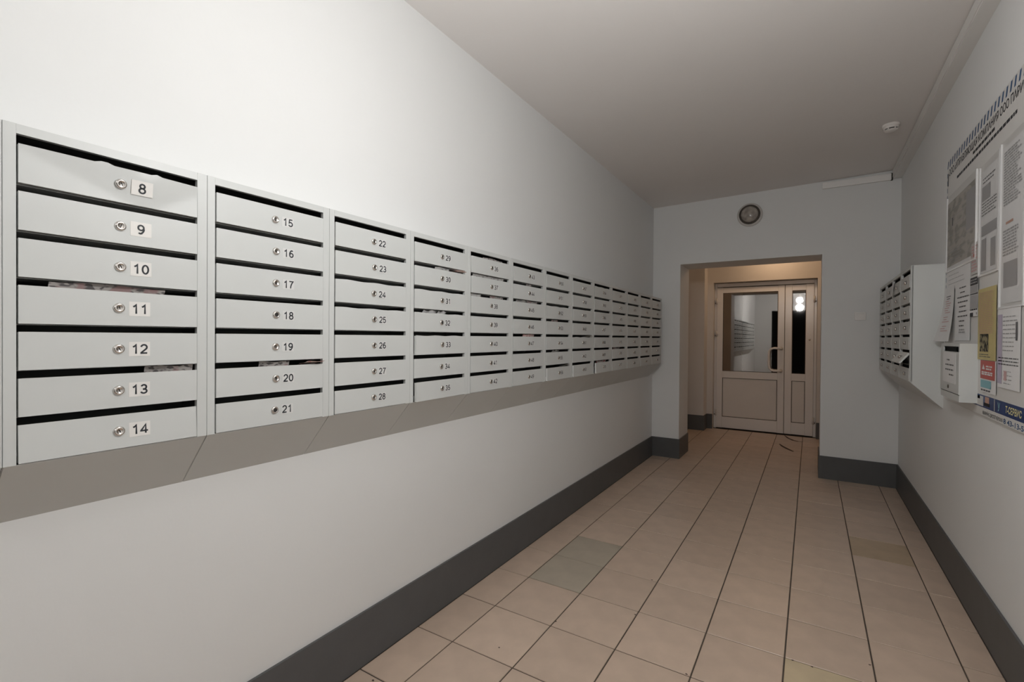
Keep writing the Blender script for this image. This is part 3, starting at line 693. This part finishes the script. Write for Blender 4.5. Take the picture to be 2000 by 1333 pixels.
# ------------------------------------------------------------------ notice board on the right wall
# local frame: X = distance from the board's left edge (towards the camera), -Y out of the wall, Z = height
YBD = 3.605
def R(y): return YBD-y
def lines(m, x0, x1, z0, z1, n, ink, h=0.0035, lift=-0.0012, ragged=0.25, seed=0):
    rnd = random.Random(seed)
    for i in range(n):
        z = z1-(z1-z0)*(i+0.5)/n; x = x0; end = x1-rnd.random()*ragged*(x1-x0)
        while x < end:
            w = min(rnd.uniform(0.012, 0.045), end-x)
            if w > 0.004: m.face([(x, lift, z-h/2), (x+w, lift, z-h/2), (x+w, lift, z+h/2), (x, lift, z+h/2)], ink)
            x += w+0.006
def build_board():
    t = tag(empty('notice_board', (W+T, YBD, 0), R_ROT), 'large white notice board with blue striped border on the right wall', 'notice board')
    z0, z1, w = 0.974, 2.316, 1.80
    m = MB(); m.cbox((0, -0.014, z0), (w, 0, z1), 'board_plastic', 0.002); m.build('panel', t)
    b = MB(); y = -0.0144; n = 38; st = w/n
    for i in range(n):                       # slanting blue dashes along the top, fine ones down the side
        x = i*st
        b.face([(x+0.004, y, z1-0.046), (x+0.022, y, z1-0.046), (x+0.036, y, z1-0.008), (x+0.018, y, z1-0.008)], 'ink_blue')
    b.build('striped_border', t); b = MB()
    for i in range(30):
        z = z1-0.07-i*0.042
        b.face([(0.004, y, z-0.026), (0.013, y, z-0.026), (0.013, y, z), (0.004, y, z)], 'ink_blue')
    b.build('side_border', t)
    h = MB()
    h.text('ООО «УПРАВЛЯЮЩАЯ КОМПАНИЯ ООО ПАРИТЕТ»', 0.048, (0.040, y, 2.221), 'ink', width=1.22)
    h.face([(0.012, y, 2.17), (0.034, y, 2.17), (0.034, y, 2.24), (0.012, y, 2.24)], 'ink_grey')
    lines(h, R(3.10), R(2.78), 2.190, 2.206, 1, 'ink', 0.014, y, 0.0, 5); lines(h, R(3.39), R(2.52), 2.158, 2.176, 1, 'ink', 0.014, y, 0.0, 6)
    h.build('heading', t)
    s = MB()
    s.face([(R(3.30), y, 1.012), (w-0.02, y, 1.012), (w-0.02, y, 1.066), (R(3.30), y, 1.066)], 'ink_navy')
    yy = y-0.0003
    for a, c, za, zb, ink in ((2.985, 2.88, 1.017, 1.060, 'paper_grey'), (2.985, 2.93, 1.046, 1.062, 'ink_blue'), (2.855, 2.80, 1.034, 1.062, 'ink_skin'), (2.87, 2.79, 1.022, 1.036, 'gap_black'),
                              (2.735, 2.723, 1.014, 1.064, 'ink_soft')):
        s.face([(R(a), yy, za), (R(c), yy, za), (R(c), yy, zb), (R(a), yy, zb)], ink)
    s.text('Т-СЕРВИС', 0.036, (R(2.60), yy, 1.026), 'ink_yellow', width=0.17, shear=0.15)
    s.text('У', 0.045, (R(2.69), yy, 1.022), 'ink_teal')
    s.text('АВАРИЙНО-ДИСПЕТЧЕРСКАЯ', 0.020, (R(2.89), y, 0.983), 'ink_grey', width=0.26); s.text('8 43-13-54', 0.028, (R(2.62), y, 0.981), 'ink_blue', width=0.24)
    s.build('footer_strip', t)
    # clear pockets
    for xa, xb, za, zb in ((3.58, 3.02, 1.69, 2.10), (2.965, 2.695, 1.60, 2.085), (2.68, 2.42, 1.44, 2.095)):
        q = MB(); q.box((R(xa)-0.006, -0.020, za), (R(xa)+0.004, -0.014, zb), 'pocket_rail'); q.box((R(xb)-0.004, -0.020, za), (R(xb)+0.006, -0.014, zb), 'pocket_rail')
        q.box((R(xa)-0.006, -0.020, za-0.008), (R(xb)+0.006, -0.014, za), 'pocket_rail'); q.build('pocket_frame', t)
        p = MB(); p.face([(R(xa), -0.0185, za), (R(xb), -0.0185, za), (R(xb), -0.0185, zb), (R(xa), -0.0185, zb)], 'pocket_film'); p.build('pocket_film', t)
build_board()

def sheet(label, ya, yb, z0, z1, draw=None, base='paper_white', lift=0.0146, name='notice_sheet', curl=0.0, skew=0.0):
    """a sheet of paper on the board; ya/yb are positions along the wall, ya farther from the camera"""
    w = ya-yb; m = MB(); h = z1-z0; n = 6; th = 0.0006
    vs = []
    for j in range(n+1):
        s = j/n                                  # 0 bottom .. 1 top
        c = curl*(1-s)**2
        for a in (0.0, 0.5, 1.0): vs.append((a*w + skew*(1-s)*(1-a), -c*(1-0.45*a), s*h))
    K = len(vs); fs = [(j*3+a, j*3+a+1, (j+1)*3+a+1, (j+1)*3+a) for j in range(n) for a in (0, 1)]
    fb = [tuple(K+i for i in f[::-1]) for f in fs]
    per = [0, 1, 2] + [j*3+2 for j in range(1, n+1)] + [n*3+1, n*3] + [j*3 for j in range(n-1, 0, -1)]
    sd = [(per[(i+1) % len(per)], per[i], K+per[i], K+per[(i+1) % len(per)]) for i in range(len(per))]
    m.poly(vs + [(x, yv+th, z) for x, yv, z in vs], fs+fb+sd, base)
    if draw: draw(m, w, h)
    o = m.build(name, None, (W+T-lift, ya, z0), R_ROT)
    tag(o, label, 'paper', 'papers on the notice board')
    return o
def rect(m, x0, x1, z0, z1, ink, lift=-0.0008): m.face([(x0, lift, z0), (x1, lift, z0), (x1, lift, z1), (x0, lift, z1)], ink)
LI = -0.0010
def d_map(m, w, h):
    for k in range(7): rect(m, 0.02, w-0.02, 0.04+k*h/8, 0.043+k*h/8, 'ink_soft', LI)
    rect(m, 0.10, 0.125, h*0.62, h*0.74, 'ink_grey', LI*1.4)
    rect(m, w*0.70, w*0.97, h*0.40, h*0.92, 'ink_soft', LI*1.2)
    lines(m, 0.03, w*0.62, 0.02, h*0.3, 5, 'ink_soft', 0.004, LI, seed=2)
def d_p2(m, w, h):
    lines(m, 0.03, w*0.8, h*0.86, h*0.93, 2, 'ink_grey', 0.005, LI, 0.1, 4)
    rect(m, 0.02, w*0.55, h*0.70, h*0.84, 'ink_soft', LI)
    lines(m, 0.02, w-0.02, h*0.55, h*0.69, 5, 'ink_grey', 0.004, LI, 0.2, 8)
    rect(m, 0.02, w*0.35, h*0.02, h*0.33, 'ink_soft', LI); rect(m, w*0.6, w*0.85, h*0.04, h*0.30, 'ink_soft', LI); rect(m, 0.02, w*0.9, h*0.36, h*0.46, 'ink_soft', LI)
def d_p3(m, w, h):
    lines(m, 0.02, w-0.02, h*0.62, h*0.97, 20, 'ink_soft', 0.006, LI, 0.35, 12)
    rect(m, 0.05, w*0.55, h*0.50, h*0.515, 'ink_skin', LI)
    lines(m, 0.02, w*0.8, h*0.30, h*0.47, 9, 'ink_soft', 0.006, LI, 0.2, 13)
    rect(m, 0.03, w*0.75, h*0.10, h*0.26, 'ink_soft', LI)
sheet('faint grey plan in the far pocket of the notice board', 3.572, 3.03, 1.70, 2.065, d_map, 'faint_map', 0.0155, 'plan_sheet')
sheet('printed document in the middle pocket of the notice board', 2.955, 2.705, 1.605, 2.06, d_p2, 'paper_white', 0.0155)
sheet('densely printed page in the nearest pocket of the notice board', 2.668, 2.43, 1.452, 2.07, d_p3, 'paper_white', 0.0155)
sheet('pinkish slip beside the middle pocket of the notice board', 3.085, 2.972, 1.615, 1.762, lambda m, w, h: (lines(m, 0.01, w-0.01, 0.01, h-0.01, 9, 'ink_pink', 0.008, LI, 0.3, 21), rect(m, 0.04, 0.07, h*0.55, h*0.65, 'ink_red', LI*1.3)), 'paper_grey', 0.0175, 'notice_slip')
sheet('blank pale sheet below the faint grey plan on the board', 3.575, 3.10, 1.58, 1.71, lambda m, w, h: lines(m, 0.05, w*0.8, 0.02, h*0.7, 3, 'ink_soft', 0.003, LI, 0.4, 23), 'paper_white', 0.0165)
def curled():
    """notice curling away from the board, overlapping the mailbox side"""
    def d(m, w, h):
        cy = lambda a, s_: -0.040*(1-s_)**2*(1-0.45*a)-0.0012
        px = lambda a, s_: a*w - 0.05*(1-s_)*(1-a)
        for k in range(17):
            s0 = 0.86-k*0.042; s1 = s0+0.014; a0 = 0.24+0.05*(k % 3); a1 = 0.80-0.07*(k % 4)
            if k in (0, 9, 13): continue
            m.face([(px(a0, s0), cy(a0, s0), s0*h), (px(a1, s0), cy(a1, s0), s0*h), (px(a1, s1), cy(a1, s1), s1*h), (px(a0, s1), cy(a0, s1), s1*h)], 'ink_pink' if k > 2 else 'ink_grey')
    o = sheet('white notice with pink print curling off the board edge', 3.600, 3.392, 1.300, 1.598, d, 'paper_white', 0.0185, 'notice_sheet', 0.040, -0.05)
    return o
c5 = curled()
def d_s6(m, w, h):
    z = h-0.03
    for k, (a, b) in enumerate(((.3, .75), (.35, .68), (.15, .92), (.2, .88), (.3, .75), (.28, .8), (.2, .86), (.3, .7), (.3, .66))):
        lines(m, a*w, b*w, z-0.006, z+0.006, 1, 'ink_grey', 0.006, LI, 0.05, 30+k); z -= 0.024
    lines(m, .3*w, .7*w, 0.035, 0.06, 2, 'ink_soft', 0.008, LI, 0.05, 44)
sheet('white typed notice pinned above the grey complaint box', 3.368, 3.092, 1.306, 1.602, d_s6, 'paper_white', 0.0180)
def d_qr(m, w, h):
    rect(m, 0.0, w, h*0.80, h, 'ink', LI); lines(m, 0.01, w-0.01, h*0.83, h*0.97, 2, 'ink_soft', 0.006, LI*1.5, 0.1, 51)
    rect(m, 0.0, w, h*0.60, h*0.79, 'ink_soft', LI); rect(m, 0.0, w, h*0.565, h*0.59, 'ink', LI)
    rect(m, 0.0, w, h*0.20, h*0.55, 'ink_soft', LI); lines(m, 0.0, w, h*0.15, h*0.20, 1, 'ink', 0.006, LI, 0.05, 52); rect(m, 0.0, w*0.42, h*0.0, h*0.10, 'ink', LI); rect(m, w*0.8, w*0.95, h*0.04, h*0.10, 'ink_soft', LI)
sheet('narrow leaflet with a black header left of the yellow notice', 3.084, 2.962, 1.418, 1.600, d_qr, 'paper_white', 0.0190, 'leaflet')
def d_yel(m, w, h):
    lines(m, 0.02, w-0.03, h*0.36, h*0.95, 24, 'ink_skin', 0.0030, LI, 0.12, 61)
    rect(m, 0.035, 0.155, h*0.115, h*0.36, 'photo_print', LI); lines(m, 0.03, w-0.05, h*0.03, h*0.09, 2, 'ink_grey', 0.003, LI, 0.2, 62)
sheet('yellow notice with a small dark photograph', 2.952, 2.705, 1.222, 1.535, d_yel, 'paper_yellow', 0.0195, 'yellow_notice')
def d_ad(m, w, h):
    rect(m, 0.01, w-0.01, h*0.42, h, 'ink_red', LI)
    m.face([(0.035, LI*1.5, h*0.72), (0.075, LI*1.5, h*0.72), (0.055, LI*1.5, h*0.88)], 'paper_white'); lines(m, 0.09, w-0.04, h*0.70, h*0.86, 2, 'paper_white', 0.006, LI*1.5, 0.2, 71)
    lines(m, 0.03, w-0.03, h*0.54, h*0.66, 2, 'paper_white', 0.006, LI*1.5, 0.1, 72)
    rect(m, 0.015, w*0.74, h*0.14, h*0.38, 'ink_teal', LI); lines(m, 0.02, w*0.7, h*0.02, h*0.11, 1, 'ink_grey', 0.007, LI, 0.1, 73)
sheet('small red and turquoise advertisement under the yellow notice', 2.916, 2.700, 1.082, 1.220, d_ad, 'paper_white', 0.0185, 'advertisement')
def d_tab(m, w, h):
    rect(m, 0.0, w*0.22, 0.05*h, h*0.93, 'ink_violet', LI)
    lines(m, w*0.25, w*0.9, h*0.45, h*0.92, 9, 'ink_soft', 0.004, LI, 0.3, 81); lines(m, w*0.05, w*0.95, h*0.28, h*0.40, 3, 'ink_grey', 0.004, LI, 0.05, 82)
    rect(m, w*0.82, w*0.90, h*0.60, h*0.82, 'ink_grey', LI*1.3); lines(m, w*0.3, w*0.7, h*0.04, h*0.24, 4, 'ink_soft', 0.003, LI, 0.3, 83); rect(m, w*0.32, w*0.45, h*0.10, h*0.22, 'ink_pink', LI*1.2)
sheet('table sheet with a violet column right of the yellow notice', 2.684, 2.440, 1.120, 1.432, d_tab, 'paper_white', 0.0180, 'table_sheet')

# grey complaint box hung on the board
def build_box():
    y0 = 3.335; w = 3.335-2.966; dep = 0.066+T; z0, z1 = 1.020, 1.291
    t = tag(empty('complaint_box', (W+T, y0, 0), R_ROT), 'white steel letter box with a front slot hung over the notice board', 'letter box')
    b = MB(); f = -dep; th = 0.0015
    b.box((0, f, z0), (th, -0.0142, z1), 'box_enamel'); b.box((w-th, f, z0), (w, -0.0142, z1), 'box_enamel'); b.box((th, f, z1-th), (w-th, -0.0142, z1), 'box_enamel'); b.box((th, f, z0), (w-th, -0.0142, z0+th), 'box_enamel')
    b.box((th, -0.017, z0+th), (w-th, -0.0145, z1-th), 'box_inside_shade')
    b.build('box_body', t)
    d = MB(); d.box((th, f-0.001, z1-0.014), (w-th, f+0.004, z1), 'box_enamel'); d.box((th, f-0.001, z1-0.040), (0.055, f+0.004, z1-0.014), 'box_enamel'); d.box((w-0.018, f-0.001, z1-0.040), (w-th, f+0.004, z1-0.014), 'box_enamel')
    d.cbox((th, f-0.003, z0+0.034), (w-th, f+0.003, z1-0.040), 'box_enamel', 0.0012); d.box((th, f-0.001, z0), (w-th, f+0.004, z0+0.030), 'box_enamel')
    fr = d.build('front_panel', t)
    k = MB(); k.lathe([(0.009, 0.0), (0.009, 0.003), (0.0, 0.0035)], 'lamp_ring', 14, 'Y', (0.176, f-0.003, 1.078)); k.build('lock', fr)
    p = MB(); p.box((0, -0.0006, 0), (0.250, 0, 0.148), 'paper_white')
    for i, (a, c) in enumerate(((.32, .58), (.2, .85), (.2, .85), (.5, .85))): lines(p, a*0.25, c*0.25, 0.112-i*0.024-0.005, 0.112-i*0.024+0.005, 1, 'ink_grey', 0.007, -0.0009, 0.02, 90+i)
    o = p.build('notice_sheet', None, (W+T-dep-0.0031, y0-0.062, 1.098), R_ROT); tag(o, 'white typed notice stuck to the front of the letter box', 'paper')
build_box()
